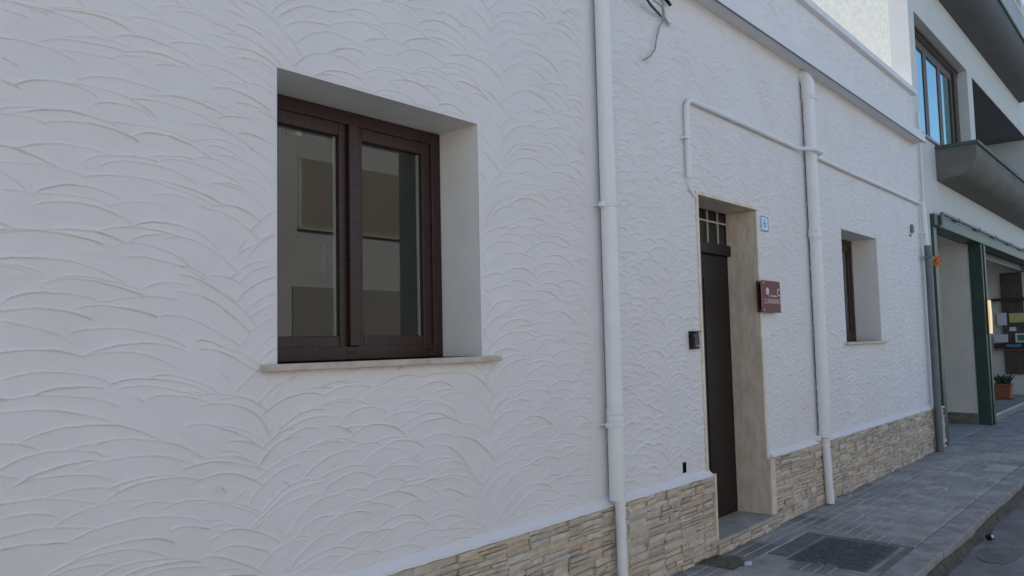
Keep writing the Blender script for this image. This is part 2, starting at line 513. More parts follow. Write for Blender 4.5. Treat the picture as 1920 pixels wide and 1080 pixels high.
# ---- trowelled plaster: strokes laid from the top down, each a crescent with a raised upper lip
bounds = [-1.6, 0.30, 1.62, 2.86, 3.79, 4.5, 5.25, 6.0, 6.62, 7.1, 7.8, 8.55, 9.3, 10.1, 11.2]
strokes = []
def col_slope(x, z):
    xs = [b + 0.09 * math.sin(z * 2.1 + b * 5) + 0.05 * math.sin(z * 5.3 + b * 9) for b in bounds]
    for a, b in zip(xs[:-1], xs[1:]):
        if a <= x < b:
            d = (x - (a + b) / 2) / ((b - a) / 2)
            return d
    return 0.0
z = 4.75
zone = [(-1.5, 1.7, 1.0), (1.7, 3.75, 0.88), (3.75, 11.15, 0.70)]
for x0, x1, sc in zone:
    z = 4.75
    while z > 0.45:
        x = x0 - random.uniform(0, 0.25) * sc
        while x < x1 + 0.05:
            zz = z + random.uniform(-0.03, 0.03) * sc
            d = col_slope(x, zz)
            amp = 0.60 if sc > 0.95 else (0.72 if sc > 0.8 else 0.55)
            L = random.uniform(0.27, 0.60 if sc > 0.95 else 0.54) * sc
            if random.random() < 0.12: L *= 0.6
            al = -amp * max(-1.1, min(1.1, d)) * (0.35 + 0.65 * abs(d)) + random.gauss(0, 0.09 if sc > 0.8 else 0.20)
            strokes.append((x, zz, al, L, random.uniform(0.42, 1.1) if sc > 0.95 else (random.uniform(0.22, 0.48) if sc > 0.8 else random.uniform(0.13, 0.30)), random.uniform(0.028, 0.044) * sc,
                            random.uniform(0, 6.28), random.uniform(0.5, 1.25), random.uniform(0.0, 0.0019)))
            x += L * random.uniform(0.72, 0.98) * max(0.6, math.cos(al))
        z -= 0.041 * sc * random.uniform(0.85, 1.15)
strokes.sort(key=lambda s: -s[1])

def smooth01(a, b, v):
    t = np.clip((v - a) / (b - a), 0, 1)
    return t * t * (3 - 2 * t)

def height_field(xs, zs, sig, amp):
    H = np.zeros((len(zs), len(xs)))
    for (cx, cz, al, L, R, w0, ph, am, base) in strokes:
        r = L / 2 + 0.02
        i0, i1 = np.searchsorted(xs, (cx - r, cx + r))
        ext = w0 + 0.5 * L * abs(math.sin(al)) + L * L / 8 / R + 0.02
        j0, j1 = np.searchsorted(zs, (cz - ext, cz + ext * 0.9 + 0.01))
        if i1 - i0 < 2 or j1 - j0 < 2:
            continue
        X, Z = np.meshgrid(xs[i0:i1] - cx, zs[j0:j1] - cz)
        ca, sa = math.cos(al), math.sin(al)
        u, v = X * ca + Z * sa, -X * sa + Z * ca
        v = v + u * u / (2 * R) + 0.0014 * np.sin(u * 31 + ph) + 0.0005 * np.sin(u * 83 + 2 * ph)
        t = np.abs(2 * u / L)
        ok = t < 1
        w = w0 * np.power(np.clip(1 - t ** 2.6, 0, 1), 0.55)
        s = v / np.maximum(w, 1e-4)
        ins = ok & (np.abs(s) < 1)
        wg = smooth01(-1, -0.25, s) * ins
        tgt = base + 0.0007 * s * s + 0.0004 * s
        sub = H[j0:j1, i0:i1]
        sub = sub * (1 - wg) + tgt * wg
        mod = am * (0.75 + 0.3 * np.sin(u * 15 + 3 * ph) + 0.12 * np.sin(u * 61 + ph))
        edge = smooth01(0, 0.10, 1 - t)
        rid = amp * np.clip(mod, 0.5, 1.3) * np.exp(-((v - w + sig * 0.5) / sig) ** 2) * ok * edge
        H[j0:j1, i0:i1] = np.maximum(sub, np.where(rid > 1e-5, np.minimum(sub, 0.0016) + rid, sub))
    return H

def seg_lines(a, b, step, breaks):
    pts = sorted({a, b, *[q for q in breaks if a < q < b]})
    out = []
    for p, q in zip(pts[:-1], pts[1:]):
        n = max(1, int(round((q - p) / step)))
        out += list(np.linspace(p, q, n + 1)[:-1])
    out.append(pts[-1])
    return np.array(out)

PIPES = (3.79, 7.09)
def plaster_sheet(x0, x1, z0, z1, dx, dz, holes, sig, amp, fade_edges=True):
    xs = seg_lines(x0, x1, dx, [h[0] for h in holes] + [h[1] for h in holes])
    zs = seg_lines(z0, z1, dz, [h[2] for h in holes] + [h[3] for h in holes])
    H = height_field(xs, zs, sig, amp)
    X, Z = np.meshgrid(xs, zs)
    # gentle waviness of the hand laid coat
    H += 0.0012 * np.sin(X * 3.1 + 1.3 * np.sin(Z * 2.3)) * np.sin(Z * 3.7 + 0.9)
    fine = rng.normal(0, 1, H.shape)
    fine = (fine + np.roll(fine, 1, 0) + np.roll(fine, 1, 1) + np.roll(fine, 2, 1)) / 4
    H += 0.00016 * fine
    f = np.ones_like(H)
    for h in holes:
        d = np.maximum(np.maximum(h[0] - X, X - h[1]), np.maximum(h[2] - Z, Z - h[3]))
        f *= smooth01(0.0, 0.022, d)
    for px in PIPES:
        f *= 1 - 0.85 * (1 - smooth01(0.0, 0.045, np.abs(X - px + 0.06) - 0.055))
    f *= smooth01(0, 0.03, z1 - Z) if fade_edges else 1
    Y = -(H * f)
    nx, nz = len(xs), len(zs)
    co = np.stack([X, Y, Z], -1).reshape(-1, 3).astype(np.float32)
    I, J = np.meshgrid(np.arange(nx - 1), np.arange(nz - 1))
    a = (J * nx + I)
    q = np.stack([a, a + 1, a + nx + 1, a + nx], -1)
    xm, zm = (xs[:-1] + xs[1:]) / 2, (zs[:-1] + zs[1:]) / 2
    XM, ZM = np.meshgrid(xm, zm)
    keep = np.ones(XM.shape, bool)
    for h in holes:
        keep &= ~((XM > h[0]) & (XM < h[1]) & (ZM > h[2]) & (ZM < h[3]))
    q = q[keep].reshape(-1, 4)
    used = np.zeros(len(co), bool)
    used[q.ravel()] = True
    idx = np.cumsum(used) - 1
    co, q = co[used], idx[q]
    me = bpy.data.meshes.new('plaster')
    me.vertices.add(len(co))
    me.vertices.foreach_set('co', co.ravel())
    me.loops.add(q.size)
    me.loops.foreach_set('vertex_index', q.ravel().astype(np.int32))
    me.polygons.add(len(q))
    me.polygons.foreach_set('loop_start', np.arange(0, q.size, 4, dtype=np.int32))
    me.polygons.foreach_set('use_smooth', np.ones(len(q), bool))
    me.update(calc_edges=True)
    me.materials.append(M['plaster'])
    o = bpy.data.objects.new('plaster', me)
    COL.objects.link(o)
    o.parent = house
    return o

ZB, ZT = 0.50, 3.93
plaster_sheet(-1.4, 0.35, ZB, ZT, 0.011, 0.008, [], 0.0055, 0.0032)
plaster_sheet(0.35, PIPES[0], ZB, ZT, 0.0043, 0.0028, [W1], 0.0021, 0.0076)
plaster_sheet(PIPES[0], PIPES[1], ZB, ZT, 0.009, 0.0058, [(DR[0], DR[1], 0.0, DR[3]), HOLE], 0.0038, 0.0088)
plaster_sheet(PIPES[1], HX1, ZB, ZT, 0.014, 0.009, [W2], 0.0056, 0.0104)
par = plaster_sheet(2.5, HX1, 4.0, 4.58, 0.014, 0.0085, [], 0.0060, 0.0150)
par.name = 'parapet_plaster'
box('wall_extension', (HX0, -1.4, -0.004, 0.012, 0.5, 3.93), M['smooth'], house)
mb = MB()
mb.add([(HOLE[0], 0, HOLE[2]), (HOLE[1], 0, HOLE[2]), (HOLE[1], 0, HOLE[3]), (HOLE[0], 0, HOLE[3]),
        (HOLE[0], .0115, HOLE[2]), (HOLE[1], .0115, HOLE[2]), (HOLE[1], .0115, HOLE[3]), (HOLE[0], .0115, HOLE[3])],
       [(0, 1, 5, 4), (1, 2, 6, 5), (2, 3, 7, 6), (3, 0, 4, 7), (4, 5, 6, 7)])
mb.build('cable_hole', M['black'], house)

# chamfered smooth plaster band above the stone base
prof = [(0.012, 0.582), (-0.002, 0.578), (-0.010, 0.566), (-0.034, 0.545), (-0.036, 0.532), (0.012, 0.530)]
MB().prism_x(prof, HX0, 5.012, 130, 0.0018).build('plaster_band', M['smooth'], house, smooth=True)
MB().prism_x(prof, 6.03, HX1 - .002, 90, 0.0018).build('plaster_band', M['smooth'], house, smooth=True)

# string course ledge, parapet core and coping
prof = [(0.012, 3.925), (-0.125, 3.925), (-0.128, 3.915), (-0.140, 3.915), (-0.140, 4.022), (0.012, 4.036)]
MB().prism_x(prof, HX0, HX1 - 0.10, 60, 0.0006).build('ledge', M['smooth'], house)
prof = [(0.26, 4.578), (-0.055, 4.578), (-0.058, 4.640), (0.26, 4.652)]
MB().prism_x(prof, HX0, HX1 - 0.004, 50, 0.001).build('coping', M['smooth'], house)

box('drip_edge', (HX0, HX1 - .101, -.1425, -.130, 3.907, 3.9145), M['steel'], house)
# reveals
def reveal(h, depth, name='reveal', y0=0.0, bottom=False, material='reveal'):
    x0, x1, z0, z1 = h
    mb = MB()
    t = 0.012
    mb.add([(x0, y0, z0), (x0, depth, z0), (x0, depth, z1), (x0, y0, z1)], [(0, 1, 2, 3)])
    mb.add([(x1, y0, z0), (x1, depth, z0), (x1, depth, z1), (x1, y0, z1)], [(3, 2, 1, 0)])
    mb.add([(x0, y0, z1), (x0, depth, z1), (x1, depth, z1), (x1, y0, z1)], [(0, 1, 2, 3)])
    return mb.build(name, M[material], house)
def inset(h, e):
    return (h[0] + e, h[1] - e, h[2], h[3] - e)
for h in (W1, W2):
    reveal(inset(h, 0.0015), 0.31)
    # thin lip closing the gap between reveal and plaster edge

# ---- casement windows
def casement(h):
    x0, x1, z0, z1 = h
    x0, x1, z1 = x0 + .003, x1 - .003, z1 - .003
    yf = 0.262
    w = empty('window')
    w.parent = house
    fw_, bot = 0.062, 0.062
    for a in (x0, x1 - fw_):
        box('frame_stile', (a, a + fw_, yf, yf + .06, z0, z1), M['wood'], w, bevel=0.004)
    for a, b in ((z1 - fw_, z1), (z0, z0 + bot)):
        box('frame_rail', (x0 + fw_, x1 - fw_, yf + .001, yf + .06, a, b), M['wood_h'], w, bevel=0.004)
    xm = (x0 + x1) / 2 - 0.005
    ys = yf + 0.008
    for k, (a, b) in enumerate(((x0 + fw_ - .006, xm - .001), (xm + .001, x1 - fw_ + .006))):
        st = 0.062
        z0s, z1s = z0 + bot - .006, z1 - fw_ + .006
        la = st if k == 0 else st + 0.006
        box('sash_stile', (a, a + la, ys + .003, ys + .06, z0s, z1s), M['wood'], w, bevel=0.005)
        box('sash_stile', (b - st, b, ys + .003, ys + .06, z0s, z1s), M['wood'], w, bevel=0.005)
        box('sash_rail', (a + la, b - st, ys + .004, ys + .06, z0s, z0s + .052), M['wood_h'], w, bevel=0.005)
        box('sash_rail', (a + la, b - st, ys + .004, ys + .06, z1s - .064, z1s), M['wood_h'], w, bevel=0.005)
        box('pane', (a + la - .004, b - st + .004, ys + .022, ys + .0265, z0s + .048, z1s - .060), M['glass'], w)
        yb = ys + .0285
        for (p, q) in ((a + la, a + la + .005), (b - st - .009, b - st)):
            box('spacer', (p, q, yb, yb + .012, z0s + .052, z1s - .064), M['skirting'], w)
    box('meeting_cover', (xm - .022, xm + .034, yf - .012, yf + .010, z0 + bot - .001, z1 - fw_ + .001), M['wood'], w, bevel=0.004)
    for q in (x0 + .52, x1 - .11):
        box('drain_slot', (q, q + .028, yf - .0015, yf + .002, z0 + .033, z0 + .039), M['black'], w)
    box('sill', (x0 - .075, x1 + .10, -0.045, 0.30, z0 - .026, z0), M['sill'], w, bevel=0.003)
    # espagnolette handle inside, seen through the glass
    mb = MB().tube([(xm - .085, yf + .09, 1.79), (xm - .092, yf + .10, 1.83), (xm - .092, yf + .10, 1.90), (xm - .085, yf + .09, 1.945)], [.008, .017, .017, .008], 10)
    mb.build('handle', M['darkmetal'], w, smooth=True)
    box('stay_fitting', (x0 + .26, xm - .07, yf + .075, yf + .09, z1 - .142, z1 - .118), M['darkmetal'], w)
    box('stay_fitting', (x0 + .30, x0 + .33, yf + .071, yf + .0745, z1 - .138, z1 - .122), M['muntin'], w)
    return w
casement(W1)
casement(W2)

# ---- entrance door with marble lining and transom light
dr = empty('door')
dr.parent = house
dx0, dx1 = DR[0], DR[1]
leaf_l = MB().box(dx0, 5.47, 0.252, 0.30, 0.10, 2.135).build('door_leaf', M['door'], dr, bevel=0.003)
leaf_r = MB().box(5.476, dx1 + .02, 0.250, 0.30, 0.10, 2.135).build('door_leaf', M['door'], dr, bevel=0.003)
box('door_panel', (5.53, 5.90, 0.244, 0.252, 0.25, 1.95), M['door'], dr, bevel=0.003)
box('door_rail', (dx0, dx1 + .012, 0.215, 0.30, 2.136, 2.222), M['door'], dr, bevel=0.006)
tx = [dx1 - .146 - .176 * i for i in range(5)]
for x in tx:
    box('muntin', (x - .005, x + .005, 0.246, 0.268, 2.222, 2.486), M['muntin'], dr)
box('muntin', (dx0, dx1, 0.243, 0.270, 2.394, 2.406), M['muntin'], dr)
xs = [dx0] + sorted(tx) + [dx1]
for a, b in zip(xs[:-1], xs[1:]):
    for c, d in ((2.222, 2.395), (2.405, 2.488)):
        box('transom_pane', (a + .003, b - .003, 0.256, 0.259, c, d), M['glass_dark'], dr)
box('curtain', (dx0, dx1, 0.276, 0.282, 2.223, 2.398), M['room'], dr)
box('transom_back', (dx0, dx1, 0.292, 0.299, 2.222, 2.488), M['mortar'], dr)
# lining slabs (front edges proud of the plaster)
box('jamb', (dx1, dx1 + .034, -0.012, 0.25, 0.10, 2.488), M['marble'], dr, bevel=0.003)
box('jamb', (dx1 - .001, dx1 + .088, -0.040, -0.013, 0.10, 0.527), M['marble'], dr, bevel=0.003)
box('jamb', (dx0 - .034, dx0, -0.012, 0.25, 0.10, 2.488), M['marble'], dr, bevel=0.003)
box('lintel', (dx0 - .036, dx1 + .036, -0.016, 0.25, 2.489, 2.515), M['marble'], dr, bevel=0.003)
box('base_trim', (5.012, 5.040, -0.046, -0.0125, 0.10, 0.545), M['marble'], dr, bevel=0.003)
box('door_step', (4.92, 6.10, -0.062, 0.26, 0.072, 0.099), M['step'], dr, bevel=0.004)

# ---- ledger stone cladding
def split(x0, x1, z0, z1, out):
    w, h = x1 - x0, z1 - z0
    big = random.random()
    mw, mh = (0.20, 0.10) if big < 0.10 else ((0.26, 0.040) if big < 0.45 else (0.24, 0.056))
    if h > mh and h > 0.036 and (w < mw * 1.6 or random.random() < 0.55):
        c = z0 + h * random.uniform(0.36, 0.64)
        split(x0, x1, z0, c, out); split(x0, x1, c, z1, out)
    elif w > mw:
        c = x0 + w * random.uniform(0.32, 0.68)
        split(x0, c, z0, z1, out); split(c, x1, z0, z1, out)
    elif h > mh and h > 0.036:
        c = z0 + h * random.uniform(0.4, 0.6)
        split(x0, x1, z0, c, out); split(x0, x1, c, z1, out)
    else:
        out.append((x0, x1, z0, z1))

def stone_geo(r, y0):
    x0, x1, z0, z1 = r
    g = 0.0016
    sh = [random.uniform(-.0035, .0035) for _ in range(4)]
    x0, x1, z0, z1 = x0 + g, x1 - g, z0 + g, z1 - g
    p = random.uniform(0.014, 0.032)
    nx = 4 if x1 - x0 > 0.10 else 3
    us = [0] + sorted(random.uniform(.15, .85) for _ in range(nx - 2)) + [1] if nx > 3 else [0, random.uniform(.3, .7), 1]
    ws = [0, random.uniform(.3, .7), 1]
    tx, tz = random.uniform(-.006, .006), random.uniform(-.006, .006)
    vs, fs = [], []
    k = len(us)
    for w in ws:
        for u in us:
            e = (u in (0, 1)) or (w in (0, 1))
            jx = random.uniform(-.003, .003) if 0 < u < 1 else random.uniform(-.0015, .0015)
            jz = random.uniform(-.002, .002)
            y = y0 - p - tx * (u - .5) * 2 - tz * (w - .5) * 2 - (random.uniform(0.0, .006) if not e else -random.uniform(0.001, .005))
            vs.append((x0 + (x1 - x0) * u + jx, y, z0 + (z1 - z0) * w + jz * (0 < w < 1) + (sh[0] * (1 - u) + sh[1] * u) * (w == 0) * .5 + (sh[2] * (1 - u) + sh[3] * u) * (w == 1) * .5))
    for j in range(2):
        for i in range(k - 1):
            a = j * k + i
            fs.append((a, a + 1, a + k + 1, a + k))
    b = len(vs)
    vs += [(x0, y0, z0), (x1, y0, z0), (x1, y0, z1), (x0, y0, z1)]
    fs += [tuple([b, b + 1] + list(range(k - 1, -1, -1))), tuple([b + 2, b + 3] + list(range(2 * k, 3 * k))),
           (b + 3, b, 0, k, 2 * k), (b + 1, b + 2, 3 * k - 1, 2 * k - 1, k - 1)]
    t = random.uniform(0.84, 1.14)
    wr = random.uniform(-0.03, 0.03)
    tint = (t * (1 + wr), t, t * (1 - wr * 1.3), 1)
    if random.random() < 0.08:
        tint = (t * 1.03, t * 0.94, t * 0.87, 1)
    return vs, fs, tint

def cladding(parent, x0, x1, z0, z1, y0, single):
    rects = []
    x = x0
    while x < x1 - 0.01:
        w = min(random.uniform(0.42, 0.62), x1 - x)
        if x1 - x - w < 0.15: w = x1 - x
        split(x, x + w, z0, z1, rects)
        x += w
    if single:
        for r in rects:
            vs, fs, t = stone_geo(r, y0)
            MB().add(vs, fs).build('stone', M['stone'], parent, tint=[t] * len(vs))
    else:
        mb, tt = MB(), []
        for r in rects:
            vs, fs, t = stone_geo(r, y0)
            mb.add(vs, fs); tt += [t] * len(vs)
        tag(mb.build('stones', M['stone'], parent, tint=tt), kind='stuff')
    return len(rects)

base_l = box('stone_base', (HX0, 5.011, -0.012, 0.011, -0.012, 0.528), M['mortar'], house)
base_r = box('stone_base', (6.05, HX1, -0.012, 0.011, -0.012, 0.528), M['mortar'], house)
cladding(base_l, -2.0, 2.27, 0.0, 0.53, -0.012, False)
n1 = cladding(base_l, 2.27, 5.010, 0.0, 0.53, -0.012, True)
n2 = cladding(base_r, 6.052, HX1, 0.0, 0.53, -0.012, False)
sb = box('step_base', (5.011, 6.05, -0.040, 0.011, -0.012, 0.0715), M['mortar'], house)
n3 = cladding(sb, 5.012, 6.05, 0.0, 0.071, -0.040, True)
print('single stones', n1, n2, n3)


# ------------------------------------------------------------------ things fixed to the house
def collar(mb, x, y, z, r, h, lip=0.006):
    mb.tube([(x, y, z - h / 2), (x, y, z - h / 2 + .004), (x, y, z - .004), (x, y, z), (x, y, z + .004), (x, y, z + h / 2 - .004), (x, y, z + h / 2)],
            [r + .001, r + lip, r + lip, r + lip - .003, r + lip, r + lip, r + .001], 24)

pipe = empty('downpipe')
tag(pipe, 'long white downpipe between the large window and the door', 'drainpipe', 'white downpipes on the house')
px, py, pr = 3.79, -0.062, 0.046
MB().tube([(px, py, 0.57), (px, py, 1.0), (px, py, 2.0), (px, py, 3.92)], pr, 28).build('pipe', M['pvc'], pipe, smooth=True)
mb = MB(); collar(mb, px, py, 1.085, pr, 0.010, .004); collar(mb, px, py, 1.045, pr, 0.075, .003); mb.build('socket', M['pvc'], pipe, smooth=True)
for z in (0.998, 2.262):
    mb = MB()
    collar(mb, px, py, z, pr, 0.026, .005)
    mb.box(px - .078, px - .05, -.075, -.05, z - .014, z + .014)
    mb.tube([(px - .062, -.06, z), (px - .062, 0.0, z)], .005, 8)
    mb.build('bracket', M['pvc'], pipe, smooth=True)
MB().tube([(px + .004, py - .012, 0.60), (px + .006, py - .014, 0.40), (px + .004, py - .016, 0.2), (px + .01, py - .02, 0.012)], [.030, .0295, .030, .031], 20).build('lower_pipe', M['pvc'], pipe, smooth=True)
box('shadow_gap_strip', (px + .004, px + .012, -.003, .001, 0.62, 3.9), M['mortar'], pipe)  # dark strip drawn in for the shadow gap line at the pipe's left outline

pipe = empty('downpipe')
tag(pipe, 'white downpipe with a domed top under the ledge, right of the red plaque', 'drainpipe', 'white downpipes on the house')
px, pr = 7.09, 0.050
MB().tube([(px, -.065, 0.60), (px, -.065, 2.0), (px, -.065, 3.66)], pr, 28).build('pipe', M['pvc'], pipe, smooth=True)
pts, rr = [], []
for i in range(9):
    a = i / 8 * math.pi / 2
    pts.append((px, -.065 + 0.075 * (1 - math.cos(a)) , 3.76 + 0.10 * math.sin(a))); rr.append(pr + .006)
MB().tube([(px, -.065, 3.645), (px, -.065, 3.70)] + pts, [pr + .004, pr + .006] + rr, 28).build('elbow', M['pvc'], pipe, smooth=True)
mb = MB(); collar(mb, px, -.065, 3.655, pr, .05, .008); mb.build('socket', M['pvc'], pipe, smooth=True)
mb = MB(); collar(mb, px, -.065, 2.40, pr, .085, .008); collar(mb, px, -.065, 2.345, pr, .02, .004); mb.build('socket', M['pvc'], pipe, smooth=True)
mb = MB(); collar(mb, px, -.065, 0.60, pr, .035, .006); mb.box(px - .085, px - .05, -.05, 0.0, .56, .60); mb.build('bracket', M['pvc'], pipe, smooth=True)
MB().tube([(px, -.066, 0.60), (px + .004, -.07, 0.35), (px + .006, -.075, 0.16), (px + .012, -.078, 0.008)], [.034, .035, .034, .035], 20).build('lower_pipe', M['pvc'], pipe, smooth=True)
box('shadow_gap_strip', (px + .008, px + .026, -.003, .001, 0.64, 3.62), M['mortar'], pipe)  # second dark strip, standing in for the shadow line beside this pipe

# surface conduit over the door, kinking out around the second downpipe, running on to the corner
cond = empty('cable_conduit')
tag(cond, 'thin white conduit bent over the door and running along the wall to the corner', 'conduit')
cy, cz, cr = -0.030, 3.145, 0.0190
pts = [(4.84, cy, 2.585), (4.84, cy, 3.06)]
for i in range(1, 7):
    a = i / 6 * math.pi / 2
    pts.append((4.84 + .085 * (1 - math.cos(a)), cy, 3.06 + .085 * math.sin(a)))
pts += [(5.8, cy, cz + .002), (6.85, cy, cz)]
for i in range(1, 9):
    t = i / 8
    e = t * t * (3 - 2 * t)
    pts.append((6.85 + .17 * t, cy - .105 * e, cz))
pts += [(7.16, cy - .107, cz)]
for i in range(1, 9):
    t = i / 8
    e = t * t * (3 - 2 * t)
    pts.append((7.16 + .14 * t, cy - .105 * (1 - e), cz))
pts += [(8.5, cy, cz - .004), (9.8, cy, cz), (10.98, cy, cz - .002)]
MB().tube(pts, cr, 14).build('tube', M['pvc'], cond, smooth=True)
mb = MB()
collar(mb, 4.84, cy, 3.055, cr, .02, .003)
mb.build('joint', M['pvc'], cond, smooth=True)
for x, z in ((4.80, 2.86),):
    MB().box(x - .012, x + .055, -.050, 0.0, z - .009, z + .009).build('clip', M['pvc'], cond, bevel=.003)
for x in (5.6, 6.4, 8.2, 9.4, 10.4):
    MB().box(x - .009, x + .009, cy - cr - .004, 0.0, cz - .021, cz + .021).build('clip', M['pvc'], cond, bevel=.003)
MB().tube([(4.84, cy, 2.60), (4.845, cy + .008, 2.55), (4.87, cy + .014, 2.51), (4.92, -.012, 2.485), (4.955, -.012, 2.475), (4.975, -.018, 2.49)], .006, 8).build('cable', M['pvc'], cond, smooth=True)
MB().tube([(4.86, -.012, 2.52), (4.90, -.010, 2.50), (4.95, -.012, 2.46)], .005, 8).build('cable', M['pvc'], cond, smooth=True)

# old overhead cable bundle and insulator
cb = empty('old_cable')
tag(cb, 'loose old grey and brown cables hanging from a wall hook near the ledge', 'cable')
def pth(*p): return [(x, y, z) for x, z, y in p]
MB().tube(pth((3.98, 3.72, -.16), (4.195, 3.66, -.10), (4.36, 3.645, -.06), (4.50, 3.64, -.035), (4.56, 3.645, -.02)), [.007, .007, .009, .008, .006], 8).build('strand', M['cable_dark'], cb, smooth=True)
MB().tube(pth((4.0, 3.75, -.17), (4.25, 3.675, -.09), (4.40, 3.69, -.06), (4.52, 3.69, -.05), (4.57, 3.66, -.03)), .005, 8).build('strand', M['cable'], cb, smooth=True)
MB().tube(pth((4.53, 3.80, -.03), (4.565, 3.74, -.03), (4.58, 3.68, -.03), (4.565, 3.62, -.03), (4.51, 3.55, -.028), (4.47, 3.47, -.03), (4.44, 3.38, -.03), (4.38, 3.32, -.03), (4.30, 3.272, -.028)), .006, 8).build('hanging_wire', M['cable'], cb, smooth=True)
MB().tube(pth((4.55, 3.79, -.04), (4.60, 3.775, -.035), (4.67, 3.755, -.03)), [.006, .014, .011], 8).build('cable_end', M['black'], cb, smooth=True)
MB().tube(pth((4.56, 3.65, -.03), (4.62, 3.625, -.03), (4.65, 3.60, -.025)), .004, 6).build('strand', M['cable'], cb, smooth=True)
pts = [(4.645 + .032 * math.cos(a), -.028 + .012 * math.sin(a), 3.655 + .032 * math.sin(a)) for a in np.linspace(0, 2 * math.pi, 17)]
MB().tube(pts, .013, 8, cap=False).build('insulator', M['pvc'], cb, smooth=True)
MB().tube([(4.645, -.028, 3.655), (4.645, 0.0, 3.655)], .012, 8).build('hook', M['pvc'], cb, smooth=True)

# red acrylic plaque on stand-offs
pl = empty('red_plaque')
tag(pl, 'dark red acrylic plaque on metal stand-offs beside the door', 'sign')
pa, pb, pc, pd = 5.915, 6.275, 1.672, 1.925
yb = -0.045
box('plate', (pa, pb, yb - .006, yb, pc, pd), M['plaque'], pl, bevel=.0015)
box('edge', (pa - .004, pa - .0005, yb - .007, yb + .001, pc + .002, pd - .002), M['plaqueedge'], pl)
box('back_plate', (pa + .0, pb - .01, -.012, -.007, pc + .002, pd - .002), M['plaque'], pl)
for x in (pa + .02, pb - .02):
    for z in (pc + .018, pd - .018):
        MB().tube([(x, yb - .013, z), (x, 0.0, z)], .0075, 12).build('standoff', M['chrome'], pl, smooth=True)
text_mesh('SU BARBARO', 0.058, ((pa + pb) / 2 + .012, yb - .0068, pc + .088), pl, M['print'], sx=0.92)
for a, b in ((.13, .15), (.17, .29)):
    box('small_print', (pa + a, pa + b, yb - .0072, yb - .0062, pc + .128, pc + .137), M['print'], pl)
n = 24
vs = [(pa + .105 + .034 * math.cos(2 * math.pi * i / n), yb - .0068, pd - .085 + .030 * math.sin(2 * math.pi * i / n)) for i in range(n)]
MB().add(vs, [tuple(reversed(range(n)))]).build('emblem', M['print'], pl)
pts = [(pb - .038 + .024 * math.cos(a), yb - .007, pd - .088 + .026 * math.sin(a)) for a in np.linspace(0.9, 5.4, 16)]
MB().tube(pts, .005, 6).build('emblem', M['printwhite'], pl)

# house number tile
hn = empty('house_number')
tag(hn, 'pale blue ceramic house number six beside the top of the door', 'house number')
box('tile', (6.045, 6.185, -0.014, -0.001, 2.335, 2.455), M['ceramic'], hn, bevel=.002)
text_mesh('6', 0.105, (6.115, -.0148, 2.396), hn, M['cobalt'], 'number')
fr = MB()
fr.box(6.047, 6.183, -.0155, -.0142, 2.448, 2.4535).box(6.047, 6.183, -.0155, -.0142, 2.3365, 2.342)
fr.box(6.047, 6.053, -.0155, -.0142, 2.342, 2.448).box(6.177, 6.183, -.0155, -.0142, 2.342, 2.448)
fr.build('border', M['bluepaper'], hn)

# black keypad / bell
bell = empty('door_keypad')
tag(bell, 'small black keypad with rain hood left of the door', 'keypad')
box('body', (4.795, 4.885, -0.040, -0.001, 1.405, 1.520), M['black'], bell, bevel=.008)
box('face', (4.805, 4.876, -0.0445, -0.0405, 1.412, 1.490), M['darkmetal'], bell, bevel=.002)
MB().box(4.792, 4.888, -.052, -.002, 1.5205, 1.527).build('hood', M['black'], bell, bevel=.003)
for i in range(3):
    box('button', (4.828 + i * .014, 4.837 + i * .014, -.0465, -.0447, 1.424, 1.431), M['print'], bell)

# small round wall fitting near the corner
rf = empty('wall_lamp_fitting')
tag(rf, 'small round grey fitting on the plaster near the house corner', 'fitting')
MB().tube([(10.50, 0.0, 2.775), (10.50, -.012, 2.775), (10.50, -.02, 2.775)], [.075, .075, .066], 24).build('rim', M['pvc'], rf, smooth=True)
MB().tube([(10.50, -.0205, 2.775), (10.50, -.042, 2.775), (10.50, -.05, 2.775)], [.058, .055, .04], 24).build('lens', M['steel'], rf, smooth=True)
box('tab', (10.485, 10.515, -.02, -.001, 2.68, 2.705), M['steel'], rf)

# ------------------------------------------------------------------ neighbouring apartment building
nb = empty('apartment_building')
tag(nb, 'pale apartment building with concrete balconies and dark green shopfront frame', 'building')
BX0, BX1, BH = 11.056, 24.0, 9.2
WB = (11.34, 14.60, 4.15, 5.82)
LG = (14.99, 20.68, 4.06, 5.80)
GA = (11.56, 20.50, -0.2, 3.09)
UP = (14.0, 18.6, 6.95, 8.9)
mb = MB()
holed_wall(mb, BX0, BX1, -0.1, BH, 0.0, 0.24, [WB, LG, GA, UP])
mb.build('front_wall', M['b2'], nb)
box('side_wall', (BX0 + .006, BX0 + .25, 0.24, 10, 0.0, BH - .01), M['rough'], nb)
box('side_wall', (BX1 - .25, BX1, 0.24, 10, 0.0, BH - .01), M['rough'], nb)
box('rear_wall', (BX0, BX1, 10, 10.25, 0.0, BH), M['b2'], nb)
box('roof', (BX0 + .25, BX1 - .25, .24, 10, BH - .3, BH - .05), M['roof'], nb)
box('floor_slab', (BX0 + .25, BX1 - .25, .24, 10, 3.13, 3.5), M['b2in'], nb)
box('floor_slab', (BX0 + .25, BX1 - .25, .24, 10, 6.0, 6.4), M['b2in'], nb)
box('room_wall', (14.70, 14.985, .24, 10, 3.5, 6.0), M['b2in'], nb)
# loggia
mb = MB()
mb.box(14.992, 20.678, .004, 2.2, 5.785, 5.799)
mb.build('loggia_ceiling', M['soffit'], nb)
box('loggia_wall', (20.68, 20.9, .24, 2.2, 3.5, 6.0), M['b2'], nb)
box('loggia_wall', (14.985, 20.9, 2.2, 2.4, 3.5, 6.0), M['b2'], nb)
